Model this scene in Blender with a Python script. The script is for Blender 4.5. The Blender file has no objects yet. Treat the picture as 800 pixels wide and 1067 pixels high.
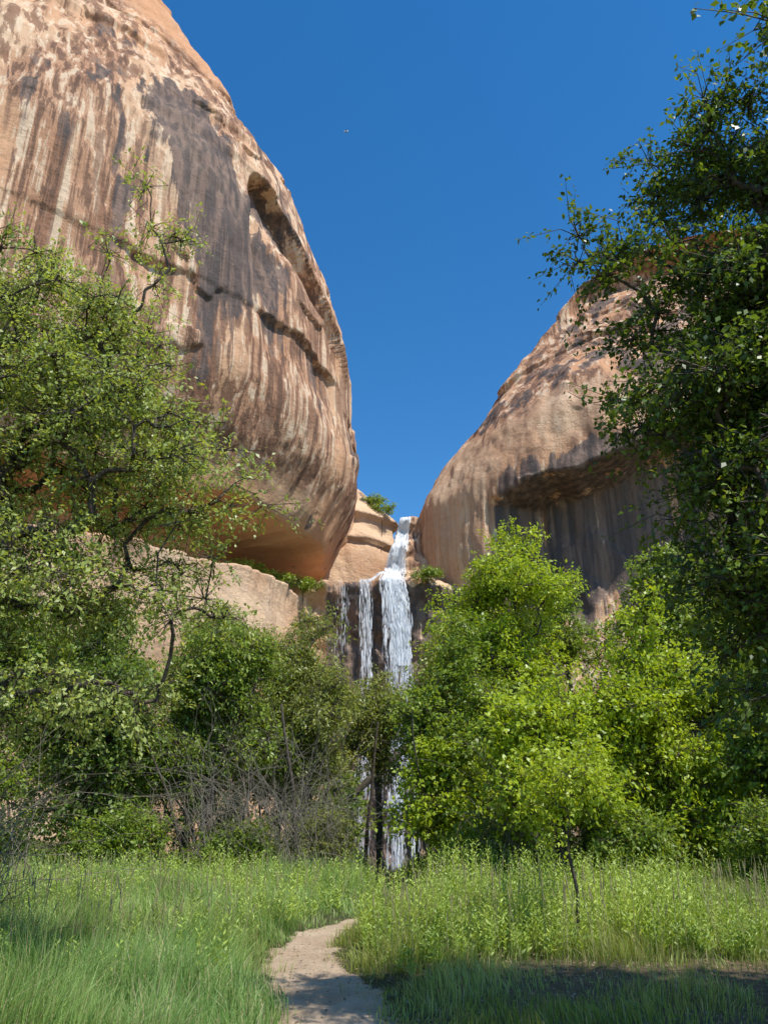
import bpy, math, random
import numpy as np
from mathutils import Vector
scene = bpy.context.scene
D2R = math.pi/180

# ------------------------------------------------------------------ noise
def _h(ix, iy, iz, seed):
    n = (ix.astype(np.int64)*374761393 + iy.astype(np.int64)*668265263 + iz.astype(np.int64)*2147483647 + seed*1274126177) & 0xFFFFFFFF
    n = ((n ^ (n >> 13))*1274126177) & 0xFFFFFFFF
    n = ((n ^ (n >> 16))*2246822519) & 0xFFFFFFFF
    n = n ^ (n >> 15)
    return (n & 0xFFFFFF)/float(0xFFFFFF)*2-1
def vn(x, y, z, seed=0):
    x, y, z = np.broadcast_arrays(np.asarray(x, float), np.asarray(y, float), np.asarray(z, float))
    fx, fy, fz = np.floor(x), np.floor(y), np.floor(z)
    ux, uy, uz = x-fx, y-fy, z-fz
    ux, uy, uz = [t*t*t*(t*(t*6-15)+10) for t in (ux, uy, uz)]
    r = 0
    for a in (0, 1):
        for b in (0, 1):
            for c in (0, 1):
                w = (ux if a else 1-ux)*(uy if b else 1-uy)*(uz if c else 1-uz)
                r = r + w*_h(fx+a, fy+b, fz+c, seed)
    return r
def fbm(x, y, z, seed=0, o=4, g=0.5):
    r = 0; a = 1.0; s = 0; f = 1.0
    for i in range(o):
        r = r+a*vn(x*f+i*7.3, y*f+i*3.1, z*f+i*5.7, seed+i*17); s += a; a *= g; f *= 2.03
    return r/s
def sst(a, b, x):
    t = np.clip((x-a)/(b-a), 0, 1); return t*t*(3-2*t)

# ------------------------------------------------------------------ mesh helpers
def link(ob, parent=None):
    scene.collection.objects.link(ob)
    if parent: ob.parent = parent
    return ob
def empty(name, loc=(0, 0, 0)):
    e = bpy.data.objects.new(name, None); e.empty_display_size = 0.3; e.location = loc
    return link(e)
def quad_mesh(name, V, F, mat, col=None, smooth=False, parent=None):
    me = bpy.data.meshes.new(name)
    V = np.asarray(V, np.float32).reshape(-1, 3); F = np.asarray(F, np.int32).reshape(-1, 4)
    me.vertices.add(len(V)); me.vertices.foreach_set('co', V.ravel())
    me.loops.add(F.size); me.loops.foreach_set('vertex_index', F.ravel())
    me.polygons.add(len(F))
    me.polygons.foreach_set('loop_start', np.arange(0, F.size, 4, dtype=np.int32))
    try: me.polygons.foreach_set('loop_total', np.full(len(F), 4, np.int32))
    except Exception: pass
    if smooth: me.polygons.foreach_set('use_smooth', np.ones(len(F), bool))
    me.update(calc_edges=True)
    if col is not None:
        at = me.color_attributes.new('Col', 'FLOAT_COLOR', 'POINT')
        c = np.ones((len(V), 4), np.float32); c[:, :3] = col
        at.data.foreach_set('color', c.ravel())
    me.materials.append(mat)
    ob = bpy.data.objects.new(name, me)
    link(ob)
    if parent:
        ob.parent = parent
        ob.matrix_parent_inverse = parent.matrix_basis.inverted()
    return ob
def grid_faces(r, c):
    i = np.arange(r*c).reshape(r, c)
    return np.stack([i[:-1, :-1], i[:-1, 1:], i[1:, 1:], i[1:, :-1]], -1).reshape(-1, 4)
def norm(a):
    return a/np.maximum(np.linalg.norm(a, axis=-1, keepdims=True), 1e-9)

# ------------------------------------------------------------------ materials
def mat_new(name):
    m = bpy.data.materials.new(name); m.use_nodes = True
    nt = m.node_tree; nt.nodes.clear()
    return m, nt
class NT:
    def __init__(s, nt): s.nt = nt
    def n(s, t, **k):
        nd = s.nt.nodes.new(t)
        for a, b in k.items(): setattr(nd, a, b)
        return nd
    def l(s, a, b): s.nt.links.new(a, b)
    def noise(s, vec, scale, detail=4, rough=0.55, dist=0.0):
        nd = s.n('ShaderNodeTexNoise'); s.l(vec, nd.inputs['Vector'])
        nd.inputs['Scale'].default_value = scale; nd.inputs['Detail'].default_value = detail
        nd.inputs['Roughness'].default_value = rough; nd.inputs['Distortion'].default_value = dist
        return nd.outputs['Fac']
    def mapping(s, vec, sc):
        nd = s.n('ShaderNodeMapping'); s.l(vec, nd.inputs['Vector']); nd.inputs['Scale'].default_value = sc
        return nd.outputs['Vector']
    def ramp(s, fac, a, b):
        nd = s.n('ShaderNodeMapRange', interpolation_type='SMOOTHSTEP'); s.l(fac, nd.inputs['Value'])
        nd.inputs['From Min'].default_value = a; nd.inputs['From Max'].default_value = b
        return nd.outputs['Result']
    def math(s, op, a, b=None):
        nd = s.n('ShaderNodeMath', operation=op)
        for i, v in enumerate((a, b)):
            if v is None: continue
            if isinstance(v, (int, float)): nd.inputs[i].default_value = v
            else: s.l(v, nd.inputs[i])
        return nd.outputs[0]
    def mix(s, f, a, b, mode='MIX'):
        nd = s.n('ShaderNodeMix', data_type='RGBA', blend_type=mode)
        for sock, v in ((nd.inputs[0], f), (nd.inputs[6], a), (nd.inputs[7], b)):
            if isinstance(v, (int, float)): sock.default_value = v
            elif isinstance(v, tuple): sock.default_value = (*v, 1)
            else: s.l(v, sock)
        return nd.outputs[2]
    def bump(s, h, st, dist):
        nd = s.n('ShaderNodeBump'); s.l(h, nd.inputs['Height']); nd.inputs['Strength'].default_value = st
        nd.inputs['Distance'].default_value = dist
        return nd.outputs['Normal']
    def finish(s, col, rough=0.9, normal=None, spec=0.2):
        p = s.n('ShaderNodeBsdfPrincipled'); o = s.n('ShaderNodeOutputMaterial')
        if isinstance(col, tuple): p.inputs['Base Color'].default_value = (*col, 1)
        else: s.l(col, p.inputs['Base Color'])
        p.inputs['Roughness'].default_value = rough
        p.inputs['Specular IOR Level'].default_value = spec
        if normal is not None: s.l(normal, p.inputs['Normal'])
        s.l(p.outputs[0], o.inputs[0]); return p

def rock_material(name):
    m, nt = mat_new(name); N = NT(nt)
    tc = N.n('ShaderNodeTexCoord').outputs['Object']
    at = N.n('ShaderNodeAttribute', attribute_name='Col')
    sep = N.n('ShaderNodeSeparateColor'); N.l(at.outputs['Color'], sep.inputs[0])
    patch, streak, orange = sep.outputs[0], sep.outputs[1], sep.outputs[2]
    v1 = N.mapping(tc, (1, 1, 0.014)); v2 = N.mapping(tc, (1, 1, 0.022)); v3 = N.mapping(tc, (0.35, 0.35, 1.6))
    big = N.noise(tc, 0.09, 5, 0.6)
    med = N.noise(tc, 0.5, 8, 0.68, 0.4)
    fine = N.noise(tc, 2.6, 9, 0.75)
    s1 = N.noise(v1, 0.46, 7, 0.64, 0.05)
    s2 = N.noise(v2, 1.25, 6, 0.64, 0.05)
    s3 = N.noise(v1, 0.15, 4, 0.6, 0.1)
    bed = N.noise(v3, 1.1, 5, 0.6, 0.5)
    inv = N.math('SUBTRACT', 1.0, streak)
    base = N.mix(N.ramp(big, 0.38, 0.62), (0.76, 0.53, 0.345), (0.66, 0.395, 0.235))
    base = N.mix(orange, base, (0.64, 0.335, 0.18))
    base = N.mix(N.math('MULTIPLY', N.math('MULTIPLY', N.ramp(bed, 0.5, 0.72), 0.3), inv), base, (0.42, 0.235, 0.14))
    base = N.mix(N.math('MULTIPLY', N.ramp(med, 0.52, 0.75), 0.4), base, (0.80, 0.59, 0.40))
    # broad reddish wash between the streaks
    base = N.mix(N.math('MULTIPLY', N.math('MULTIPLY', N.ramp(s3, 0.44, 0.54), 0.70), streak), base, (0.45, 0.235, 0.14))
    # pale mineral streaks
    base = N.mix(N.math('MULTIPLY', N.math('MULTIPLY', N.ramp(s2, 0.53, 0.575), 0.75), streak), base, (0.82, 0.64, 0.45))
    # reddish-brown streaks, desert varnish, and the right alcove's painted shade
    k1 = N.math('MULTIPLY', N.ramp(s1, 0.505, 0.54), streak)
    base = N.mix(N.math('MULTIPLY', k1, 0.80), base, (0.255, 0.13, 0.08))
    k2 = N.math('MULTIPLY', N.math('MULTIPLY', N.ramp(s2, 0.49, 0.43), N.ramp(s3, 0.43, 0.53)), streak)
    base = N.mix(N.math('MULTIPLY', k2, 0.80), base, (0.15, 0.088, 0.062))
    pm = N.math('ADD', patch, N.math('MULTIPLY', N.math('SUBTRACT', s1, 0.5), 3.0))
    pm = N.math('ADD', pm, N.math('MULTIPLY', N.math('SUBTRACT', med, 0.5), 0.5))
    pm = N.ramp(pm, 0.42, 0.60)
    grey = N.mix(N.ramp(s2, 0.42, 0.6), (0.105, 0.088, 0.082), (0.24, 0.165, 0.13))
    base = N.mix(N.math('MULTIPLY', pm, 0.93), base, grey)
    base = N.mix(N.math('MULTIPLY', N.ramp(fine, 0.52, 0.77), 0.35), base, (0.30, 0.17, 0.11))
    hh = N.math('ADD', N.math('MULTIPLY', med, 0.8), N.math('MULTIPLY', fine, 0.55))
    hh = N.math('ADD', hh, N.math('MULTIPLY', s1, 0.5))
    hh = N.math('ADD', hh, N.math('MULTIPLY', N.math('MULTIPLY', bed, inv), 0.3))
    N.finish(base, 0.92, N.bump(hh, 0.75, 0.5), 0.15)
    return m
ROCK = rock_material('sandstone')

def leaf_material(name, trans=0.35, rough=0.45):
    m, nt = mat_new(name); N = NT(nt)
    at = N.n('ShaderNodeAttribute', attribute_name='Col')
    p = N.n('ShaderNodeBsdfPrincipled'); N.l(at.outputs['Color'], p.inputs['Base Color'])
    p.inputs['Roughness'].default_value = rough; p.inputs['Specular IOR Level'].default_value = 0.45
    t = N.n('ShaderNodeBsdfTranslucent')
    tcol = N.mix(1.0, at.outputs['Color'], (1.8, 1.7, 0.7), 'MULTIPLY'); N.l(tcol, t.inputs['Color'])
    mx = N.n('ShaderNodeMixShader'); mx.inputs[0].default_value = trans
    N.l(p.outputs[0], mx.inputs[1]); N.l(t.outputs[0], mx.inputs[2])
    o = N.n('ShaderNodeOutputMaterial'); N.l(mx.outputs[0], o.inputs[0])
    return m
LEAF = leaf_material('leaf', .36, .42); GRASS = leaf_material('grass_blade', 0.28, 0.5)
def bark_material(name, a, b):
    m, nt = mat_new(name); N = NT(nt)
    tc = N.n('ShaderNodeTexCoord').outputs['Object']
    v = N.mapping(tc, (1, 1, 0.25)); f = N.noise(v, 22, 5, 0.7)
    N.finish(N.mix(N.ramp(f, 0.35, 0.65), a, b), 0.9, N.bump(f, 0.6, 0.02))
    return m
BARK = bark_material('bark', (0.05, 0.038, 0.028), (0.15, 0.12, 0.09))
DEAD = bark_material('dead_wood', (0.17, 0.14, 0.105), (0.32, 0.275, 0.22))

# ------------------------------------------------------------------ ground
PY = np.array([-40, 2, 6, 8.2, 9.6, 11.2, 13.4, 15.9, 18, 21, 25, 30, 36])
PX = np.array([1.5, .8, -.1, -.36, -.62, -.92, -1.2, -1.15, -.6, .3, .6, .0, 0])
PW = np.array([.7, .7, .68, .66, .66, .62, .46, .33, .2, .15, .15, .15, .15])
def path_d(x, y):   # signed: <0 on the path
    return np.abs(x-np.interp(y, PY, PX))-np.interp(y, PY, PW)
def gh(x, y):
    x = np.asarray(x, float); y = np.asarray(y, float)
    h = 0.10*fbm(x*.25, y*.25, 0*x, 3, 3)
    h = h+0.12*sst(0, 1.5, path_d(x, y))-0.06
    h = h-3.4*sst(36, 60, y)*(1-sst(6, 22, np.abs(x)))
    h = h+9*sst(16, 60, np.abs(x))+3*sst(60, 80, y)*sst(8, 20, np.abs(x))
    return h
def axis(lo, hi, a, b, step, grow=1.22):
    c = list(np.arange(a, b+1e-6, step)); s = step; v = b
    while v < hi: s *= grow; v += s; c.append(v)
    s = step; v = a; f = []
    while v > lo: s *= grow; v -= s; f.append(v)
    return np.array(f[::-1]+c)
gx = axis(-700, 700, -7, 7, .08); gy = axis(-300, 1000, 5.5, 18, .09)
GX, GY = np.meshgrid(gx, gy)
near = (1-sst(12, 30, np.hypot(GX, GY-8)))
foot = np.clip(fbm(GX*4.5, GY*4.5, GX*0, 19, 2), -1, .2)*.05*(path_d(GX, GY) < .2)
GZ = gh(GX, GY)+(0.035*fbm(GX*3, GY*3, GX*0, 9, 4)+foot)*near
pm = 1-sst(-0.30, 0.26, path_d(GX, GY)+0.30*fbm(GX*1.7, GY*1.7, GX*0, 5, 4))
pm2 = (1-sst(.35, .8, np.abs(GY-21.5-.12*GX)+.3*fbm(GX, GY, GX*0, 6, 2)))*sst(-12, -10, GX)*(1-sst(-7.5, -6, GX))
pm = np.maximum(pm, pm2)
dry = sst(-.4, 1.2, GX)*(1-sst(10.3, 12.2, GY+.5*fbm(GX, GY, GX*0, 8, 2)))
m, nt = mat_new('meadow_soil'); N = NT(nt)
tc = N.n('ShaderNodeTexCoord').outputs['Object']
at = N.n('ShaderNodeAttribute', attribute_name='Col')
sep = N.n('ShaderNodeSeparateColor'); N.l(at.outputs['Color'], sep.inputs[0])
n1 = N.noise(tc, 1.3, 6, .65); n2 = N.noise(tc, 11, 7, .75); n3 = N.noise(tc, 70, 4, .75)
sand = N.mix(N.ramp(n1, .35, .65), (0.70, 0.525, 0.36), (0.57, 0.41, 0.27))
sand = N.mix(N.math('MULTIPLY', N.ramp(n2, .5, .68), .6), sand, (0.38, 0.26, 0.165))
sand = N.mix(N.math('MULTIPLY', N.ramp(n3, .55, .7), .6), sand, (0.76, 0.60, 0.43))
soil = N.mix(N.ramp(n2, .35, .65), (0.12, 0.10, 0.05), (0.06, 0.085, 0.03))
dryc = N.mix(N.ramp(n2, .4, .62), (0.27, 0.19, 0.115), (0.13, 0.11, 0.06))
col = N.mix(sep.outputs[1], soil, dryc)
pf = N.math('ADD', sep.outputs[0], N.math('MULTIPLY', N.math('SUBTRACT', n2, .5), 1.4))
col = N.mix(N.ramp(pf, .35, .65), col, sand)
N.finish(col, 0.95, N.bump(N.math('ADD', n2, N.math('MULTIPLY', n3, .35)), 1.0, .06), .1)
quad_mesh('ground', np.stack([GX, GY, GZ], -1), grid_faces(len(gy), len(gx)), m,
          np.stack([pm, dry, pm*0], -1).reshape(-1, 3), True)

# ------------------------------------------------------------------ cliffs
def cliff(name, tab, Yn, Rx, Ry, side, thF, thB, extF, extB, zr, rows, cols, inset, dyf, feat, attr, seed, amp=1.0):
    tab = np.array(tab, float)
    z = np.linspace(zr[0], zr[1], rows)
    Xn = np.interp(z, tab[:, 0], tab[:, 1])
    k = np.ones(9)/9; Xp = np.pad(Xn, 4, mode='edge'); Xn = np.convolve(Xp, k, 'valid')
    nf = int(cols*.30); nb = int(cols*.10); nm = cols-nf-nb
    th = np.concatenate([np.full(nf, thF), np.linspace(thF, thB, nm), np.full(nb, thB)])*D2R
    ex = np.concatenate([-extF*np.linspace(1, 1/nf, nf)**1.5, np.zeros(nm), extB*np.linspace(1/nb, 1, nb)**1.5])
    cx = -Rx*(1-np.cos(th)); cy = Ry*np.sin(th)
    tx = -Rx*np.sin(th); ty = Ry*np.cos(th); L = np.hypot(tx, ty); tx /= L; ty /= L
    nx = Ry*np.cos(th); ny = Rx*np.sin(th); L = np.hypot(nx, ny); nx /= L; ny /= L
    cx = cx+tx*ex; cy = cy+ty*ex
    arc = np.cumsum(np.hypot(np.diff(cx, prepend=cx[0]), np.diff(cy, prepend=cy[0]))); arc -= arc[nf+np.argmin(np.abs(th[nf:nf+nm]))]
    Z = np.repeat(z[:, None], cols, 1); TH = np.repeat((th/D2R)[None], rows, 0); A = np.repeat(arc[None], rows, 0)
    X = Xn[:, None]+(cx[None] if side < 0 else -cx[None])
    Y = Yn+np.repeat(cy[None], rows, 0)
    NX = np.repeat((nx if side < 0 else -nx)[None], rows, 0); NY = np.repeat(ny[None], rows, 0)
    Y = Y+dyf(Z)*sst(0.1, .9, -NY)
    d = inset(Z, TH, A, X, Y)+feat(Z, TH, A, X, Y)
    # weathering: broad swells, flutes, pocks, broken slab edges
    w = 1.6*fbm(X/18, Y/18, Z/30, seed, 3)+.42*fbm(X/4.5, Y/4.5, Z/9, seed+5, 5, .55)+.42*fbm(X/1.6, Y/1.6, Z/30, seed+9, 4)
    w = w+.13*fbm(X/1.0, Y/1.0, Z/1.6, seed+12, 3)
    q = fbm(X/16+.03*Z, Y/16, Z/24-.02*A, seed+20, 2)+.05*fbm(X/2, Y/2, Z/2, seed+21, 3)
    br = sst(-.05, .25, fbm(X/9, Y/9, Z/9, seed+22, 2))
    for lv in (-.25, .15): w = w+.45*br*sst(lv-.006, lv+.006, q)
    d = d+(w-.8)*amp*-1
    X = X-NX*d; Y = Y-NY*d
    C = attr(Z, TH, A, X, Y)
    V = np.stack([X, Y, Z+.25*fbm(X/3, Y/3, Z/3, seed+40, 2)], -1)
    F = grid_faces(rows, cols)
    if side > 0: F = F[:, ::-1]
    return quad_mesh(name, V, F, ROCK, np.stack(C, -1).reshape(-1, 3), True)

def ell(a, b, ca, cb, ra, rb):
    return np.exp(-(((a-ca)/ra)**2+((b-cb)/rb)**2))
# left wall ------------------------------------------------
tabL = [(-5, -6), (22, -6), (27, -5.0), (30.5, -2.8), (36.3, -1.9), (43.8, -2.9), (53, -3.6), (63, -5.8), (78, -10.8), (90, -16.9), (107, -26.2), (123, -37.3), (140, -51.5)]
def insetL(Z, TH, A, X, Y):
    lip = 29.3+1.3*fbm(A/8, Z*0, Z*0+3, 71, 5)+.05*np.clip(-A-10, 0, 40)
    led = 24.6+.8*fbm(A/6, Z*0, Z*0+3, 72, 4)
    zz = Z-lip
    d = 9.5*(1-sst(-.9, .2, zz))+2.8*(1-sst(-2, 11, zz))
    low = 1-sst(led-.25, led+.4, Z)
    d = d*(1-low)+low*(1.0+1.0*sst(15, 24, Z))
    d = d-low*2.0*(1-sst(-2, 14, Z))
    return d
def featL(Z, TH, A, X, Y):
    # arched slab scar high on the wall: sharp roof, hollow fading out downwards
    j = 1.2*fbm(A/2.5, A*0, A*0, 88, 4)
    top = 70.5-.038*(TH+31)**2*(TH > -31)-.12*(TH+31)**2*(TH <= -31)+j
    n = (1-sst(top-.25, top+.25, Z))*sst(top-15, top-3, Z)*sst(-41, -38, TH)*(1-sst(-14, -7, TH))*2.8
    lz = 46.0+1.5*fbm(A/16, A*0, A*0, 81, 3)+.4*fbm(A/2, A*0, A*0, 87, 4)-.10*A
    l = (1-sst(lz-.25, lz+.25, Z))*sst(lz-9, lz-.5, Z)*.85*sst(-78, -60, TH)*(.25+.75*sst(-.2, .3, fbm(A/7, A*0, A*0, 86, 2)))
    lz2 = 90+4*fbm(A/20, A*0, A*0+9, 82, 3)-.25*A
    l2 = (1-sst(lz2-.25, lz2+.25, Z))*sst(lz2-14, lz2-1, Z)*.4
    return n+l+l2
def attrL(Z, TH, A, X, Y):
    f = fbm(X/7, Y/7, Z/9, 90, 4); g = fbm(X/3, Y/3, Z/24, 91, 3)
    patch = 1.3*ell(TH, Z, -48, 69, 8.5, 12)+1.0*ell(TH, Z, -41, 57, 9, 9)+.30*ell(TH, Z, -62, 62, 9, 9)+.3*f+.4*g
    patch = patch+.40*ell(TH, Z, -18, 43, 16, 7)+.6*ell(TH, Z, -27, 67, 9, 4)-.3*sst(84, 95, Z)
    patch = patch-.7*(1-sst(31, 40, Z))
    ze = 97+.0*A+.35*(-TH-25)          # streaks start below the rounded brow
    streak = (1-sst(ze-8, ze+4, Z+6*f))*(1.0+.3*f)*sst(31, 35, Z+2*g)+.12*(1-sst(20, 25, Z))
    orange = np.clip(.9*sst(ze-18, ze-2, Z+6*f)+.35*(1-sst(31, 38, Z))*sst(26, 30, Z)+.8*f+.3, 0, 1)
    lowm = 1-sst(25, 28, Z)
    orange = orange*(1-.95*lowm); patch = patch-lowm
    return np.clip(patch, 0, 1.3), np.clip(streak, 0, 1), orange
cliff('sandstone_cliff', tabL, 85, 33, 33, -1, -62, 80, 75, 60, (-5, 138), 700, 680, insetL,
      lambda Z: 18*sst(60, 140, Z)+3*(1-sst(30, 44, Z)), featL, attrL, 11)
# right wall ------------------------------------------------
tabR = [(-5, 5), (20, 4), (28, 3.0), (35.1, 3.3), (41.3, 6.3), (45, 9.3), (52.4, 14.3), (60.2, 19.6), (65.4, 23.8), (71.5, 30.7), (74.8, 38.8), (79, 60)]
tabR = [(1.6+(a-1.6)*1.06, b*1.06+.1) for a, b in tabR]
def insetR(Z, TH, A, X, Y):
    lip = 38+1.0*np.clip(X-24, -12, 12)*.25+2.4*fbm(A/8, Z*0, Z*0+3, 171, 5)
    a = sst(10, 15, X)*(1-sst(50, 66, X))
    return a*(6.5*(1-sst(lip-.8, lip+.5, Z))*sst(12, 26, Z))
def featR(Z, TH, A, X, Y):
    lz = 50+2.0*fbm(A/14, A*0, A*0, 181, 4)+.30*X
    l = (1-sst(lz-.3, lz+.3, Z))*sst(lz-7, lz-.5, Z)*.7
    lz2 = 60+2*fbm(A/14, A*0, A*0, 182, 4)+.20*X
    l2 = (1-sst(lz2-.3, lz2+.3, Z))*sst(lz2-9, lz2-.5, Z)*.5
    return l+l2
def attrR(Z, TH, A, X, Y):
    f = fbm(X/7, Y/7, Z/9, 190, 4); g = fbm(X/3, Y/3, Z/20, 191, 3)
    band = sst(44, 48, Z-.05*X+3*f)*(1-sst(68, 76, Z-.1*X+3*f))
    alc = (1-sst(38, 42, Z-.25*(X-24)))*sst(9, 13, X)  # below the lip: dark streaks, plus overhang shade painted into the colour
    patch = .50*band+.75*alc+.5*f+.3*g-.05
    streak = np.clip(1.0*band+1.0*alc+.5*g+.3, 0, 1)
    orange = np.clip(.9*band+.6*alc+.9*sst(64, 70, Z)+.7*f+.15, 0, 1)
    return np.clip(patch, 0, 1.3), streak, orange
cliff('sandstone_cliff', tabR, 90, 36, 20, 1, -72, 80, 130, 60, (-5, 83.5), 480, 600, insetR,
      lambda Z: 16*sst(44, 84, Z), featR, attrR, 211)
# pale dome behind the fall ---------------------------------
tabB = [(-5, 6), (30, 3.5), (38, 3.4), (41, 1.6), (43.5, -1.6), (46, -4.2), (50, -10), (56, -24)]
def attrB(Z, TH, A, X, Y):
    f = fbm(X/4, Y/4, Z/3, 290, 4)
    return np.clip(.1+.4*f, 0, 1), np.clip(.1+.3*f, 0, 1), np.clip(-.1+.3*f, 0, 1)
cliff('sandstone_dome', tabB, 101, 14, 9, -1, -80, 70, 30, 20, (-5, 56), 200, 240, lambda *a: 0*a[0],
      lambda Z: 6*sst(34, 56, Z), lambda Z, *a: 1.2*(1-sst(39.6, 40.2, Z))*sst(34, 39, Z)+1.0*(1-sst(36, 36.5, Z)), attrB, 311, .6)
# wet wall and ledge the water runs over --------------------
def slot_y(X, Z):
    led = 26+.5*vn(X*.5, X*0, X*0, 5)
    y = 80.8+5.5*sst(led-.2, led+3.4, Z)+2.0*sst(30, 37, Z)+4.5*sst(36, 38, Z)
    y = y+1.8*(1-sst(20, 26, Z))*sst(0, 20, Z)
    y = y+1.1*fbm(X/2.5, X*0, Z/2, 401, 4)+.4*fbm(X/.8, X*0, Z/5, 402, 3)
    return y
sx = np.linspace(-26, 9, 260); sz = np.linspace(-5, 37.2, 300)
SX, SZ = np.meshgrid(sx, sz)
SY = slot_y(SX, SZ)
topz = 26.4+11*np.exp(-((SX-3.6)/3.2)**4)
SZ2 = np.where(SZ > 26.4, 26.4+(SZ-26.4)*(topz-26.4)/10.8, SZ)
f = fbm(SX/2, SY/2, SZ/3, 410, 4)
wet = sst(-7, -4, SX)
wm = quad_mesh('waterfall_rock_wall', np.stack([SX, SY, SZ2], -1), grid_faces(300, 260), ROCK,
          np.stack([np.clip((.95+.5*f)*wet*(1-.6*sst(25.3, 26.2, SZ)), 0, 1.3), np.clip(.8+f, 0, 1)*(.1+.9*wet), np.clip(-.1+f*.3, 0, 1)], -1).reshape(-1, 3), True)

# ------------------------------------------------------------------ waterfall: thousands of torn shreds of white water
m, nt = mat_new('falling_water'); N = NT(nt)
p = N.n('ShaderNodeBsdfPrincipled'); p.inputs['Base Color'].default_value = (.95, .96, .97, 1); p.inputs['Roughness'].default_value = .6
t = N.n('ShaderNodeBsdfTranslucent'); t.inputs['Color'].default_value = (.95, .96, .98, 1)
mx = N.n('ShaderNodeMixShader'); mx.inputs[0].default_value = .35
N.l(p.outputs[0], mx.inputs[1]); N.l(t.outputs[0], mx.inputs[2]); o = N.n('ShaderNodeOutputMaterial'); N.l(mx.outputs[0], o.inputs[0])
WATER_FALL = m
rng = np.random.default_rng(5)
def water(n, xa_top, xa_mid, xa_bot, ztop, zled, zbot, w0, conc=1.3, steps=5, zb=1.0, gap=-.15):
    t0 = rng.beta(conc, conc, n); s0 = rng.random(n)**zb; zz = ztop+(zbot-ztop)*s0
    dn = vn(t0*6, zz*.08, zz*0, 31)+.6*vn(t0*15, zz*.14, zz*0, 32)
    k = dn > rng.normal(gap, .40, n); t0, zz = t0[k], zz[k]; n = len(zz)
    ln = (.25+1.7*rng.random(n)**2); s = np.linspace(0, 1, steps)
    z = np.clip(zz[:, None]-ln[:, None]*s[None], zbot, ztop); T = t0[:, None]+0*z
    a = xa_top[0]+(xa_top[1]-xa_top[0])*T; b = xa_mid[0]+(xa_mid[1]-xa_mid[0])*T; c = xa_bot[0]+(xa_bot[1]-xa_bot[0])*T
    u = np.clip((z-zled)/(ztop-zled), 0, 1); v = np.clip((zled-z)/(zled-zbot), 0, 1)**.7
    x = np.where(z > zled, b+(a-b)*u, b+(c-b)*v)+rng.normal(0, .06, (n, 1))+.22*vn(z*.3, z*0, z*0, 3)
    yw = slot_y(x, z)
    y = np.where(z > zled, yw-.12-.3*rng.random((n, 1)), np.minimum(yw-.3, 80.3-.6*rng.random((n, 1))-.5*np.sqrt(np.clip(zled-z, 0, 30)/12)))
    w = (w0*(.3+1.2*rng.random(n)**2))[:, None]*np.sin(np.linspace(.15, 2.95, steps))[None]
    an = rng.normal(-.3, .6, (n, 1)); dx = np.cos(an)*w/2; dy = np.sin(an)*w/2
    V = np.stack([np.stack([x-dx, y-dy, z], -1), np.stack([x+dx, y+dy, z], -1)], 2).reshape(-1, 3)
    i = np.arange(steps-1)*2; f = np.stack([i, i+1, i+3, i+2], -1)
    F = (f[None]+(np.arange(n)*steps*2)[:, None, None]).reshape(-1, 4)
    return V, F
wf = empty('waterfall', (1.5, 81, 0))
V, F = water(7500, (1.9, 3.0), (-.4, 2.4), (.0, 3.4), 36.8, 26.3, -3, .11, gap=-.05); quad_mesh('main_fall', V, F, WATER_FALL, None, False, wf)
V, F = water(5200, (2.1, 2.9), (-.1, 2.1), (.6, 2.6), 36.8, 26.3, 17, .10, 1.5, gap=-.35); quad_mesh('upper_cascade', V, F, WATER_FALL, None, False, wf)
V, F = water(1900, (1.2, 2.0), (-2.5, -1.3), (-2.7, -1.2), 29.5, 26.3, -3, .08); quad_mesh('side_strand', V, F, WATER_FALL, None, False, wf)
V, F = water(160, (-4.8, -3.8), (-5.0, -3.6), (-5.2, -3.6), 26.5, 26.3, 18, .05); quad_mesh('thin_trickle', V, F, WATER_FALL, None, False, wf)
m, nt = mat_new('pool_water'); N = NT(nt)
tc = N.n('ShaderNodeTexCoord').outputs['Object']
N.finish((0.05, 0.09, 0.07), .08, N.bump(N.noise(tc, 2, 4), .3, .1), .5)
a = np.linspace(0, 2*math.pi, 48, endpoint=False); rr = np.linspace(0.2, 1, 6)
pv = np.array([[11*r*math.cos(t)*(1+.1*math.sin(3*t)), 72+13*r*math.sin(t), -3.15] for r in rr for t in np.append(a, 0)])
quad_mesh('plunge_pool', pv, grid_faces(6, 49), m, None, True)

# ------------------------------------------------------------------ vegetation
def tubes(P0, P1, r0, r1, k=5):
    d = norm(P1-P0); h = np.where(np.abs(d[:, 2:3]) > .9, np.array([[1., 0, 0]]), np.array([[0, 0, 1.]]))
    u = norm(np.cross(d, h)); v = np.cross(d, u)
    a = np.arange(k)*2*math.pi/k
    ring = np.cos(a)[None, :, None]*u[:, None]+np.sin(a)[None, :, None]*v[:, None]
    A = P0[:, None]+ring*r0[:, None, None]; B = P1[:, None]+ring*r1[:, None, None]
    V = np.concatenate([A, B], 1).reshape(-1, 3)
    i = np.arange(k); j = (i+1) % k
    f = np.stack([i, j, j+k, i+k], -1)
    F = (f[None]+(np.arange(len(P0))*2*k)[:, None, None]).reshape(-1, 4)
    return V, F
def leaves(pos, d, L, wid, rng, up=1.0):
    n = len(pos)
    nrm = norm(np.array([.25*up, -.3*up, up])+rng.normal(0, .6, (n, 3)))
    w = norm(np.cross(d, nrm)); nn = np.cross(w, d)
    L = L[:, None]
    a = pos; b = pos+d*L*.45+w*L*wid+nn*L*.06; c = pos+d*L-nn*L*.10; e = pos+d*L*.45-w*L*wid+nn*L*.06
    V = np.stack([a, b, c, e], 1).reshape(-1, 3)
    return V, np.arange(n*4).reshape(-1, 4)
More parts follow.
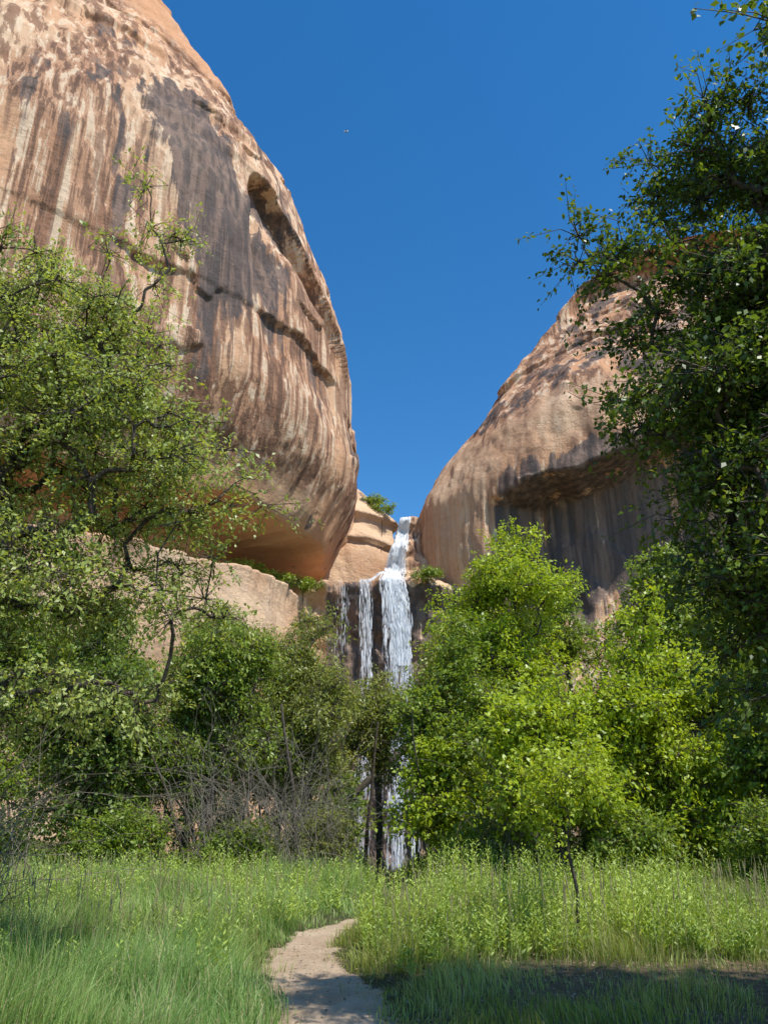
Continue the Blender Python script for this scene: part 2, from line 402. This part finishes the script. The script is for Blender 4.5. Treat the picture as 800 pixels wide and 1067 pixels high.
def tree(name, base, trunk, blobs, ncl, nsp, nlf, leaf, cols, seed, sprig=.45, spread=.45, wid=.30, tipr=.010, droop=.25, twig=True, bark=None):
    rng = np.random.default_rng(seed)
    bx, by = base; bz = float(gh(bx, by))
    e = empty(name, (bx, by, bz))
    nodes = [np.array([bx, by, bz-.2])]; par = [-1]
    for p in trunk:
        q = nodes[-1]; p = np.array(p, float)
        for t in (1/3, 2/3, 1):
            nodes.append(q+(p-q)*t+rng.normal(0, .03, 3)*(t < 1)*np.linalg.norm(p-q)*.4); par.append(len(nodes)-2)
    vol = np.array([b[3]*b[4]*b[5]*(b[6] if len(b) > 6 else 1) for b in blobs]); vol = vol**.8/np.sum(vol**.8)
    pts = []
    for bi in rng.choice(len(blobs), ncl, p=vol):
        b = blobs[bi]; v = norm(rng.normal(0, 1, 3))*rng.random()**.4
        pts.append([b[0]+v[0]*b[3], b[1]+v[1]*b[4], b[2]+v[2]*b[5]])
    pts = np.array(pts)
    pts = pts[np.argsort(np.linalg.norm(pts-nodes[min(len(nodes)-1, 3)], axis=1))]
    NA = np.zeros((len(nodes)+ncl*4+8, 3)); cnt = len(nodes); NA[:cnt] = nodes
    tips = []
    for p in pts:
        dd = NA[:cnt]-p; dist = np.linalg.norm(dd, axis=1)+.9*np.clip(dd[:, 2], 0, 9)
        dist[:2] += 5
        j = int(np.argmin(dist)); q = NA[j].copy(); L = np.linalg.norm(p-q); idx = j
        for t in (.33, .66, 1.0):
            s = q+(p-q)*t; s[2] += .16*L*math.sin(math.pi*t)*(1 if p[2] > q[2]-.5 else -.2)
            if t < 1: s += rng.normal(0, .07, 3)*L
            NA[cnt] = s; par.append(idx); idx = cnt; cnt += 1
        tips.append(idx)
    NA = NA[:cnt]; par = np.array(par); c = np.zeros(cnt); c[tips] = 1
    for i in range(cnt-1, 0, -1): c[par[i]] += c[i]
    r = tipr*np.maximum(c, .5)**.50
    i = np.arange(1, cnt)
    V, F = tubes(NA[par[i]], NA[i], np.minimum(r[par[i]], r[i]*1.35), r[i], 6)
    S = ncl*nsp; ctr = np.repeat(NA[tips], nsp, 0); ci = np.repeat(np.arange(ncl), nsp)
    out = norm(norm(ctr-NA[par[np.repeat(np.array(tips), nsp)]])*.5+rng.normal(0, .75, (S, 3))+np.array([0, 0, .05]))
    o = ctr+rng.normal(0, spread*.45, (S, 3))*np.array([1, 1, .6]); ln = sprig*(.6+.8*rng.random(S))
    endp = o+out*ln[:, None]-np.array([0, 0, 1])*droop*ln[:, None]*.6
    if twig:
        V2, F2 = tubes(ctr, o, np.full(S, tipr*.8), np.full(S, tipr*.5), 3)
        V3, F3 = tubes(o, endp, np.full(S, tipr*.5), np.full(S, tipr*.25), 3)
        F = np.concatenate([F, F2+len(V), F3+len(V)+len(V2)]); V = np.concatenate([V, V2, V3])
    quad_mesh('trunk_and_branches', V, F, bark or BARK, None, False, e)
    t = rng.random((S, nlf))**.8
    pos = o[:, None]+(endp-o)[:, None]*t[..., None]+rng.normal(0, leaf*.55, (S, nlf, 3))
    pos[..., 2] -= droop*.25*leaf
    d = norm(norm(endp-o)[:, None]*.7+rng.normal(0, .7, (S, nlf, 3))+np.array([0, 0, -droop]))
    pos = pos.reshape(-1, 3); d = d.reshape(-1, 3); n = len(pos)
    V, F = leaves(pos, d, leaf*(.6+.7*rng.random(n)), wid, rng)
    ca, cb = np.array(cols[0]), np.array(cols[1])
    k = np.clip(.5+.28*rng.normal(size=ncl)[np.repeat(ci, nlf)]+.25*rng.normal(size=n), 0, 1)[:, None]
    C = ca+(cb-ca)*k
    odd = rng.random(n) < .02; C[odd] = np.clip(C[odd]*np.array([1.7, 1.3, .9]), 0, .5)
    quad_mesh('foliage', V, F, LEAF, np.repeat(C, 4, 0), False, e)
    return e
DKG = ((0.070, 0.120, 0.022), (0.140, 0.215, 0.034))
MIDG = ((0.155, 0.225, 0.030), (0.285, 0.375, 0.048))
BRT = ((0.280, 0.370, 0.024), (0.460, 0.550, 0.045))
OLV = ((0.195, 0.230, 0.045), (0.345, 0.380, 0.085))
LFT = ((0.255, 0.320, 0.070), (0.440, 0.500, 0.145))

# foreground trees
tree('river_birch_tree', (-7.4, 9.6), [(-7.2, 9.7, 2.2), (-6.8, 9.8, 4.6), (-6.2, 10, 7), (-5.6, 10, 9)],
     [(-5.3, 10.2, 9.0, 1.7, 1.5, 1.2), (-3.7, 10, 10.5, .5, .6, 1.0, .45), (-4.4, 10, 8.0, 1.3, 1.4, 1.0), (-4.4, 10, 6.9, 1.6, 1.5, 1.0),
      (-2.7, 10, 6.3, 1.1, 1.1, .6, .9), (-1.8, 10.2, 6.0, .7, .7, .4, .8), (-3.3, 10, 5.4, 1.4, 1.3, .7), (-4.6, 9.8, 4.5, 1.3, 1.4, .9), (-2.9, 10.2, 4.4, 1.0, 1, .5, .7),
      (-4.4, 9.6, 3.0, 1.1, 1.2, .6, .5), (-3.2, 9.8, 3.2, .8, .9, .3, .6), (-6.6, 10, 6, 1.6, 1.6, 3)],
     400, 12, 16, .070, LFT, 21, .42, .42, .27, .010, .3)
kx = .78
def nearer(p):
    return (p[0]*kx, p[1]*kx, 1.62+(p[2]-1.62)*kx)+tuple(q*kx if i < 3 else q for i, q in enumerate(p[3:]))
tree('river_birch_tree', (5.3, 5.9), [nearer(p) for p in [(6.8, 7.7, 2.5), (6.3, 7.9, 4.6), (5.8, 8.1, 6.6), (5.3, 8.4, 8.8), (4.9, 8.6, 10.4)]],
     [nearer(p) for p in [(4.7, 8.7, 10.6, 1.2, 1.1, 1.0), (3.45, 8.7, 8.7, .9, .9, .6), (2.75, 8.8, 8.9, .35, .4, .4, .4), (4.7, 8.7, 8.2, 1.2, 1.3, 1.0), (3.2, 8.7, 7.3, .5, .6, .4, .8),
      (4.0, 8.6, 6.6, 1.1, 1.2, .7), (4.5, 8.5, 5.3, 1.2, 1.2, .8), (4.3, 8.5, 4.1, 1.0, 1.1, .7), (4.4, 8.5, 3.1, .7, .8, .4), (6, 8.2, 7.5, 1.4, 1.4, 3),
      (5.1, 8.7, 6.7, .9, 1.1, 1.4), (5.0, 8.6, 4.4, .8, 1, 1.1), (4.9, 8.8, 2.7, .6, .8, .7)]],
     390, 12, 16, .066, ((.055, .100, .016), (.180, .260, .036)), 33, .34, .33, .30, .009, .25)  # leaf colours lowered so this crown looks shaded
tree('cottonwood_tree', (8.2, 4.0), [(8, 4.1, 3), (7.4, 4.4, 6), (6.2, 5.0, 8.6)],
     [(4.3, 6.2, 9.5, .5, .6, .35), (4.7, 6.0, 9.9, .6, .7, .5), (5.1, 5.8, 9.6, .7, .8, .7), (6, 5.6, 9.5, 1.3, 1.3, 1.0), (8, 4.4, 9, 2, 2, 2), (6.2, 4.6, 6.8, 1, .9, .8), (7.2, 4.0, 6, 1.4, 1.4, 1.2)],
     200, 12, 15, .09, DKG, 44, .4, .4, .36, .014, .3)
rs = np.random.default_rng(99)
def crown(x, y, z0, H, r, n=9):
    bl = []
    hz = (H-z0)/2; cz = z0+hz
    for i in range(n):
        v = norm(rs.normal(0, 1, 3))*rs.random()**.35
        s = .32+.22*rs.random(); wz = 1-.35*max(0, v[2])
        bl.append((x+v[0]*r*.78*wz, y+v[1]*r*.6*wz, cz+v[2]*hz*.8, r*s, r*s, min(r, hz)*s*.70))
    bl.append((x, y, cz+hz*.82, r*.35, r*.35, hz*.2))
    return bl
def std(name, x, y, H, r, cols, seed, z0=None, ncl=120, nsp=10, nlf=13, leaf=.155, n=12, lean=0, **k):
    z0 = H*.15 if z0 is None else z0
    g = float(gh(x, y)); n += 4; ncl = int(ncl*1.35)
    tree(name, (x, y), [(x+.05*H*rs.normal()*.4, y, g+H*.22), (x+lean*.5, y, g+H*.45), (x+lean, y, g+H*.75)], crown(x+lean, y, z0, H, r, n), ncl, nsp, nlf, leaf, cols, seed,
         sprig=.6, spread=.68, tipr=.012, **k)
std('boxelder_tree', 5.3, 31, 13.4, 3.2, BRT, 1, 3.5, 200, n=14)
std('boxelder_tree', 2.7, 28, 8.6, 2.0, MIDG, 2, 1.2, 110)
std('boxelder_tree', 8.6, 25, 8.9, 2.7, BRT, 3, .8, 200, n=13)
std('cottonwood_tree', 11.5, 31, 13.0, 3.4, MIDG, 4, 2, 190)
std('boxelder_tree', 5.0, 23.5, 6.2, 1.9, BRT, 5, .6, 130)
std('boxelder_tree', 1.9, 27, 4.4, 1.2, BRT, 6, .5, 80)
std('boxelder_tree', 12.4, 23.5, 8.2, 2.7, MIDG, 7, .6, 160)
std('cottonwood_tree', 16.5, 36, 14, 3.6, MIDG, 8, 1.5, 140)
std('boxelder_tree', 8.2, 35, 12.5, 3.2, MIDG, 15, 1.5, 170)
std('boxelder_tree', 3.2, 37, 10.8, 2.0, OLV, 16, 1.5, 110)
std('willow_tree', -2.8, 30, 9.6, 2.0, OLV, 9, 2.0, 150, wid=.18, droop=.6)
std('willow_tree', -5.8, 28.5, 9.3, 2.5, MIDG, 10, 1.8, 190, wid=.2, droop=.5)
std('cottonwood_tree', -9.4, 27, 9.4, 2.9, ((.11, .165, .03), (.20, .28, .045)), 11, 1.0, 190)
std('cottonwood_tree', -13.4, 25, 9.8, 3.0, MIDG, 12, .8, 170)
std('willow_tree', -.25, 34, 7.9, 1.5, OLV, 13, 3.3, 100, wid=.18, droop=.6)
std('cottonwood_tree', -17, 33, 13.5, 3.8, DKG, 14, 1.5, 140)
std('cottonwood_tree', -4.6, 37, 10.4, 2.6, OLV, 17, 1.5, 140)
std('cottonwood_tree', -8.6, 37, 10.8, 2.9, MIDG, 18, 1.0, 150)
std('cottonwood_tree', -12.6, 36, 11.4, 2.9, MIDG, 19, 1.0, 130)
bl = []
for i in range(26):
    x = -34+i*2.75
    if abs(x-.5) < 3.2: continue
    y = 46+6*rs.random(); h = 8.0+3.0*rs.random()+.08*abs(x)
    bl += crown(x, y, 0, h, 2.6, 4)
tree('distant_grove', (-8, 46), [(-8, 46, 4)], bl, 420, 8, 11, .30, ((0.11, .17, .03), (.22, .30, .045)), 70, .9, 1.1, .3, .016, twig=False)
for i, (x, y, h, r, c) in enumerate([(-11, 24.5, 2.2, 1.6, DKG), (-8, 25.5, 2.6, 1.5, MIDG), (-4.6, 26.5, 2.0, 1.2, MIDG), (-2.2, 28, 2.4, 1.1, OLV), (3.2, 25, 2.2, 1.3, MIDG),
                            (6.6, 22.5, 2.2, 1.3, MIDG), (9.6, 21.5, 2.4, 1.5, MIDG), (13, 20, 2.6, 1.7, DKG), (-14, 22, 2.4, 1.8, DKG), (3.4, 36, 3.2, 1.4, DKG), (-3.6, 37, 3.6, 2, DKG), (-6.6, 33, 3.2, 2, DKG), (-10, 32, 3.2, 2, DKG), (7, 30, 3.2, 2, DKG), (10.5, 28, 3.2, 2, DKG), (-2.4, 33, 3.4, 1.3, DKG)]):
    tree('shrub', (x, y), [(x, y, .5)], [(x-.3*r, y, h*.45, r*.7, r*.7, h*.4), (x+.4*r, y+.2, h*.5, r*.6, r*.7, h*.45), (x, y-.2, h*.7, r*.5, r*.5, h*.3)], 55, 9, 12, .13, c, 200+i, .45, .5, .24, .008)
tree('boxelder_sapling', (2.65, 12.2), [(2.7, 12.2, .8), (2.62, 12.2, 1.6), (2.7, 12.2, 2.3)], [(2.7, 12.2, 2.4, .6, .5, .5), (2.4, 12.2, 1.8, .4, .35, .3, .6)], 40, 7, 9, .07, BRT, 301, .25, .22, .3, .004)
for i, (x, y, z) in enumerate([(-11, 77.5, 25.6), (-14.5, 74, 25.8), (-8.5, 80, 25.8), (-1.5, 98.5, 43.2), (-.2, 97.8, 41.6), (4.6, 80, 27), (-13, 75.5, 25.7)]):
    tree('ledge_shrub', (x, y), [(x, y, z)], [(x, y, z, 1.8, 1.0, .5)], 18, 8, 10, .24, MIDG, 320+i, .4, .4, .3, .01)

def dead(name, x, y, n, h, r, seed, droop=1.0, mat=DEAD, th=.008):
    rng = np.random.default_rng(seed); g = float(gh(x, y)); e = empty(name, (x, y, g)); P0 = []; P1 = []; R0 = []; R1 = []
    for i in range(n):
        p = np.array([x+rng.normal(0, r*.35), y+rng.normal(0, r*.3), g+(h*rng.random()*.5)])
        a = rng.random()*6.28; d = np.array([math.cos(a)*.4, math.sin(a)*.4, 1.2]); s = h*(.06+.09*rng.random()); rad = th*(.6+rng.random())
        for k in range(9):
            d = norm(d+rng.normal(0, .24, 3)+np.array([math.cos(a)*.05, math.sin(a)*.05, -.12*droop])); q = p+d*s
            P0.append(p); P1.append(q); R0.append(rad); rad *= .85; R1.append(rad)
            if rng.random() < .6:
                dd = norm(d+rng.normal(0, .6, 3)); P0.append(q); P1.append(q+dd*s*1.2); R0.append(rad*.7); R1.append(rad*.3)
            p = q
    V, F = tubes(np.array(P0), np.array(P1), np.array(R0), np.array(R1), 4)
    quad_mesh('twigs', V, F, mat, None, False, e)
dead('dead_willow_shrub', -2.9, 25.8, 110, 4.2, 1.5, 1); dead('dead_willow_shrub', -5.2, 26.0, 80, 4.4, 1.6, 2)
dead('dead_willow_shrub', -1.7, 27.3, 60, 3.4, .8, 3); dead('dead_willow_shrub', 3.6, 24.0, 60, 3.0, 1.0, 4)
dead('dead_willow_shrub', -5.6, 9.8, 60, 2.6, 1.6, 5, .9, BARK, .006)
dead('dead_willow_shrub', -6.6, 12.5, 110, 3.2, 2.0, 6, 1.0, DEAD, .007)
P0 = []; P1 = []; R0 = []; R1 = []
rng = np.random.default_rng(8)
for i in range(60):
    x = rng.uniform(-13, 12); y = rng.uniform(26, 34)
    if abs(x-.2) < .9: continue
    p = np.array([x, y, float(gh(x, y))-.1]); d = norm(np.array([rng.normal(0, .25), rng.normal(0, .2), 1])); r = .03+.07*rng.random()
    for k in range(6):
        d = norm(d+rng.normal(0, .09, 3)); q = p+d*.95; P0.append(p); P1.append(q); R0.append(r); r *= .88; R1.append(r); p = q
V, F = tubes(np.array(P0), np.array(P1), np.array(R0), np.array(R1), 6)
quad_mesh('thicket_stems', V, F, BARK)

# ------------------------------------------------------------------ grass and weeds
def blades(name, x, y, h, w, ca, cb, seed, lean=.35):
    rng = np.random.default_rng(seed); n = len(x); z = gh(x, y)-.01
    a = rng.random(n)*6.283; wd = np.stack([np.cos(a), np.sin(a), 0*a], -1)
    la = rng.normal(0, .8, n)+6.28*fbm(x*.5, y*.5, x*0, 57, 2); ld = np.stack([np.cos(la), np.sin(la), 0*a], -1)*(lean*np.abs(rng.normal(.3, 1, n)))[:, None]
    P = np.stack([x, y, z], -1); up = np.array([0, 0, 1.])
    hh = h[:, None]; ww = w[:, None]
    M_ = P+up*hh*.55+ld*hh*.35; T = P+up*hh*(1-.2*np.linalg.norm(ld, axis=1)[:, None])+ld*hh*1.1
    V = np.stack([P-wd*ww*.5, P+wd*ww*.5, M_-wd*ww*.42, M_+wd*ww*.42, T-wd*ww*.06, T+wd*ww*.06], 1).reshape(-1, 3)
    b = np.arange(n)*6
    F = np.concatenate([np.stack([b, b+1, b+3, b+2], -1), np.stack([b+2, b+3, b+5, b+4], -1)])
    k = np.clip(rng.random(n)*.9+.9*fbm(x*.7, y*.7, x*0, 55, 3)+.05, 0, 1)[:, None]
    C = np.array(ca)+(np.array(cb)-np.array(ca))*k
    s = rng.random(n) < .12; C[s] = (.50, .43, .23)
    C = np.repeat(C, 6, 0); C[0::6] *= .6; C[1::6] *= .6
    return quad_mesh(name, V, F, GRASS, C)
rng = np.random.default_rng(77)
def scatter(n, y0, y1, xm):
    y = y0*(y1/y0)**rng.random(n); x = rng.uniform(-1, 1, n)*(xm*y+1.0)
    return x, y
x, y = scatter(330000, 6.5, 38, .62)
clump = fbm(x*1.0, y*1.0, x*0, 60, 4); pd = path_d(x, y)+.34*fbm(x*1.7, y*1.7, x*0, 5, 4)
left = x < np.interp(y, PY, PX)
dryz = sst(-.4, 1.2, x)*(1-sst(10.2, 12.2, y+.5*fbm(x, y, x*0, 8, 2)))
strip = (np.abs(y-21.5-.12*x) < .55) & (x < -7) & (x > -11.5)
keep = (pd+.14*rng.normal(size=len(x)) > .03) & (~strip) & (rng.random(len(x)) > dryz*.66) & (rng.random(len(x)) < .66+1.1*clump)
x, y, clump, pd, left, dryz = [q[keep] for q in (x, y, clump, pd, left, dryz)]
h = np.where(left, .36+.50*clump, .32+.34*clump)*(.35+1.1*rng.random(len(x)))
h = h*(1-.60*dryz)*(.3+.7*sst(.0, .8, pd)); h = h*(1+.30*sst(14, 24, y))
h = np.clip(h, .05, None)
w = .008*(.6+.8*rng.random(len(x)))*(1+np.clip(y-8, 0, 40)/18)
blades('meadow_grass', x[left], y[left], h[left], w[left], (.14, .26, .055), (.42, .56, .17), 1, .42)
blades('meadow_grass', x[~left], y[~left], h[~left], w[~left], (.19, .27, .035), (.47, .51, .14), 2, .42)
n = 22000
y = 9.0*(36/9.0)**rng.random(n); x = rng.uniform(-1, 1, n)*(.60*y+1)
cl = fbm(x*.55, y*.55, x*0, 61, 3)
right = x > np.interp(y, PY, PX)
keep = (path_d(x, y) > .35) & np.where(right, (rng.random(n) < .75+.7*cl) & (y > 11.6+1.4*cl), (rng.random(n) < .12+.5*sst(16, 20, y)+.5*cl)) & ~((np.abs(y-21.5-.12*x) < .8) & (x < -6.5) & (x > -11.5))
keep &= ~((np.abs(x-.1) < .8) & (y > 25))
x, y, cl, right = x[keep], y[keep], cl[keep], right[keep]; n = len(x)
h = (.52+.50*cl)*(.5+.9*rng.random(n)**1.3)*(1+.25*sst(14, 22, y))*np.where(right, 1.1, .85); h = np.clip(h, .15, 1.3); z = gh(x, y)
P = np.stack([x, y, z], -1); tip = P+np.stack([rng.normal(0, .13, n)*h, rng.normal(0, .13, n)*h, h], -1)
V1, F1 = tubes(P, tip, np.full(n, .004), np.full(n, .002), 3)
K = 16; t = np.linspace(.15, 1, K)[None]+rng.random((n, K))*.04
pos = (P[:, None]+(tip-P)[:, None]*t[..., None]).reshape(-1, 3)
ang = (np.arange(K)*2.4)[None]+rng.random((n, 1))*6.28
d = norm(np.stack([np.cos(ang), np.sin(ang), np.full_like(ang, .9)], -1)+rng.normal(0, .2, (n, K, 3))).reshape(-1, 3)
V2, F2 = leaves(pos, d, (.085*(1.25-.5*t)*(.6+.8*rng.random((n, 1)))*(1+np.clip(y-14, 0, 30)[:, None]/30)).reshape(-1), .15, rng)
c = np.array([.17, .27, .035])+(np.array([.46, .57, .11])-np.array([.17, .27, .035]))*np.clip(rng.random(n)*.9+.1+.8*cl, 0, 1)[:, None]
C = np.concatenate([np.repeat(c*.8, 6, 0), np.repeat(np.repeat(c, K, 0), 4, 0)])
quad_mesh('meadow_weeds', np.concatenate([V1, V2]), np.concatenate([F1, F2+len(V1)]), GRASS, C)
n = 1500; y = 11*(30/11)**rng.random(n); x = rng.uniform(-1, 1, n)*(.6*y+1); k = path_d(x, y) > .3; x, y = x[k], y[k]; n = len(x)
P = np.stack([x, y, gh(x, y)], -1); h = .6+.5*rng.random(n); tip = P+np.stack([rng.normal(0, .12, n), rng.normal(0, .12, n), h], -1)
V, F = tubes(P, tip, np.full(n, .004), np.full(n, .003), 3)
V3, F3 = tubes(P+(tip-P)*.85, tip+(tip-P)*.05, np.full(n, .010), np.full(n, .003), 4)
quad_mesh('seed_stalks', np.concatenate([V, V3]), np.concatenate([F, F3+len(V)]), GRASS, np.full((len(V)+len(V3), 3), [.40, .36, .18]))
n = 4200
y = rng.uniform(7, 14, n); x = rng.uniform(-2.2, 5.5, n); k = (path_d(x, y) < .25) & (rng.random(n) < .4) | (x > 0)
x, y = x[k], y[k]; n = len(x)
a = rng.random(n)*6.28; d = np.stack([np.cos(a), np.sin(a), rng.normal(0, .15, n)], -1)
V, F = leaves(np.stack([x, y, gh(x, y)+.03], -1), norm(d), .02+.04*rng.random(n), .3, rng, 3)
quad_mesh('leaf_litter', V, F, GRASS, np.repeat(np.where(rng.random((n, 1)) < .5, np.array([[.38, .28, .16]]), np.array([[.18, .13, .08]])), 4, 0))

# ------------------------------------------------------------------ distant aircraft
m, nt = mat_new('white_paint'); NT(nt).finish((.85, .85, .85), .4)
def prim(V, F, nm, par):
    return quad_mesh(nm, V, F, m, None, False, par)
ac = empty('airplane', (-50, 820, 905))
V, F = tubes(np.array([[-56., 820, 905], [-54.5, 820, 905], [-51, 820, 905.3]]), np.array([[-54.5, 820, 905], [-51, 820, 905.3], [-49.6, 820, 905.5]]), np.array([.1, .7, .7]), np.array([.7, .7, .1]), 8)
prim(V, F, 'fuselage', ac)
prim([[-54, 820, 905], [-52.5, 820, 905.1], [-51.5, 816, 905], [-52.2, 816, 904.9], [-54, 820, 905.1], [-52.5, 820, 905.2], [-51.5, 824, 905.1], [-52.2, 824, 905]], [[0, 1, 2, 3], [4, 5, 6, 7]], 'wings', ac)
prim([[-50.8, 820, 905.5], [-49.8, 820, 905.5], [-49.5, 820, 906.6], [-50.1, 820, 906.6]], [[0, 1, 2, 3]], 'tail_fin', ac)

# ------------------------------------------------------------------ light, sky, camera
sd = Vector((0.39, -0.37, 0.84)).normalized()
L = bpy.data.lights.new('sun', 'SUN'); L.energy = 5.0; L.angle = 0.5*D2R; L.color = (1, .965, .89)
so = bpy.data.objects.new('sun', L); so.rotation_euler = sd.to_track_quat('Z', 'Y').to_euler(); so.location = (30, -10, 60); link(so)
w = bpy.data.worlds.new('World'); scene.world = w; w.use_nodes = True
nt = w.node_tree; nt.nodes.clear(); N = NT(nt)
sk = N.n('ShaderNodeTexSky', sky_type='NISHITA'); sk.sun_disc = False
sk.sun_elevation = math.asin(sd.z); sk.sun_rotation = math.atan2(sd.x, sd.y)
sk.altitude = 1700; sk.air_density = 1.3; sk.dust_density = .1; sk.ozone_density = 3.0
hs = N.n('ShaderNodeHueSaturation'); hs.inputs['Saturation'].default_value = 1.33; hs.inputs['Value'].default_value = 1.2; N.l(sk.outputs[0], hs.inputs['Color'])
bg = N.n('ShaderNodeBackground'); bg.inputs[1].default_value = 0.15
N.l(hs.outputs[0], bg.inputs[0]); o = N.n('ShaderNodeOutputWorld'); N.l(bg.outputs[0], o.inputs[0])
scene.view_settings.view_transform = 'Standard'; scene.view_settings.look = 'None'; scene.view_settings.exposure = 0
cam = bpy.data.cameras.new('camera'); co = bpy.data.objects.new('camera', cam); link(co)
cam.sensor_fit = 'VERTICAL'; cam.sensor_height = 24; cam.lens = 12/math.tan(33*D2R); cam.clip_end = 3000; cam.clip_start = .1
co.location = (0, 0, 1.62); co.rotation_euler = ((90+22)*D2R, 0, 0)
scene.camera = co
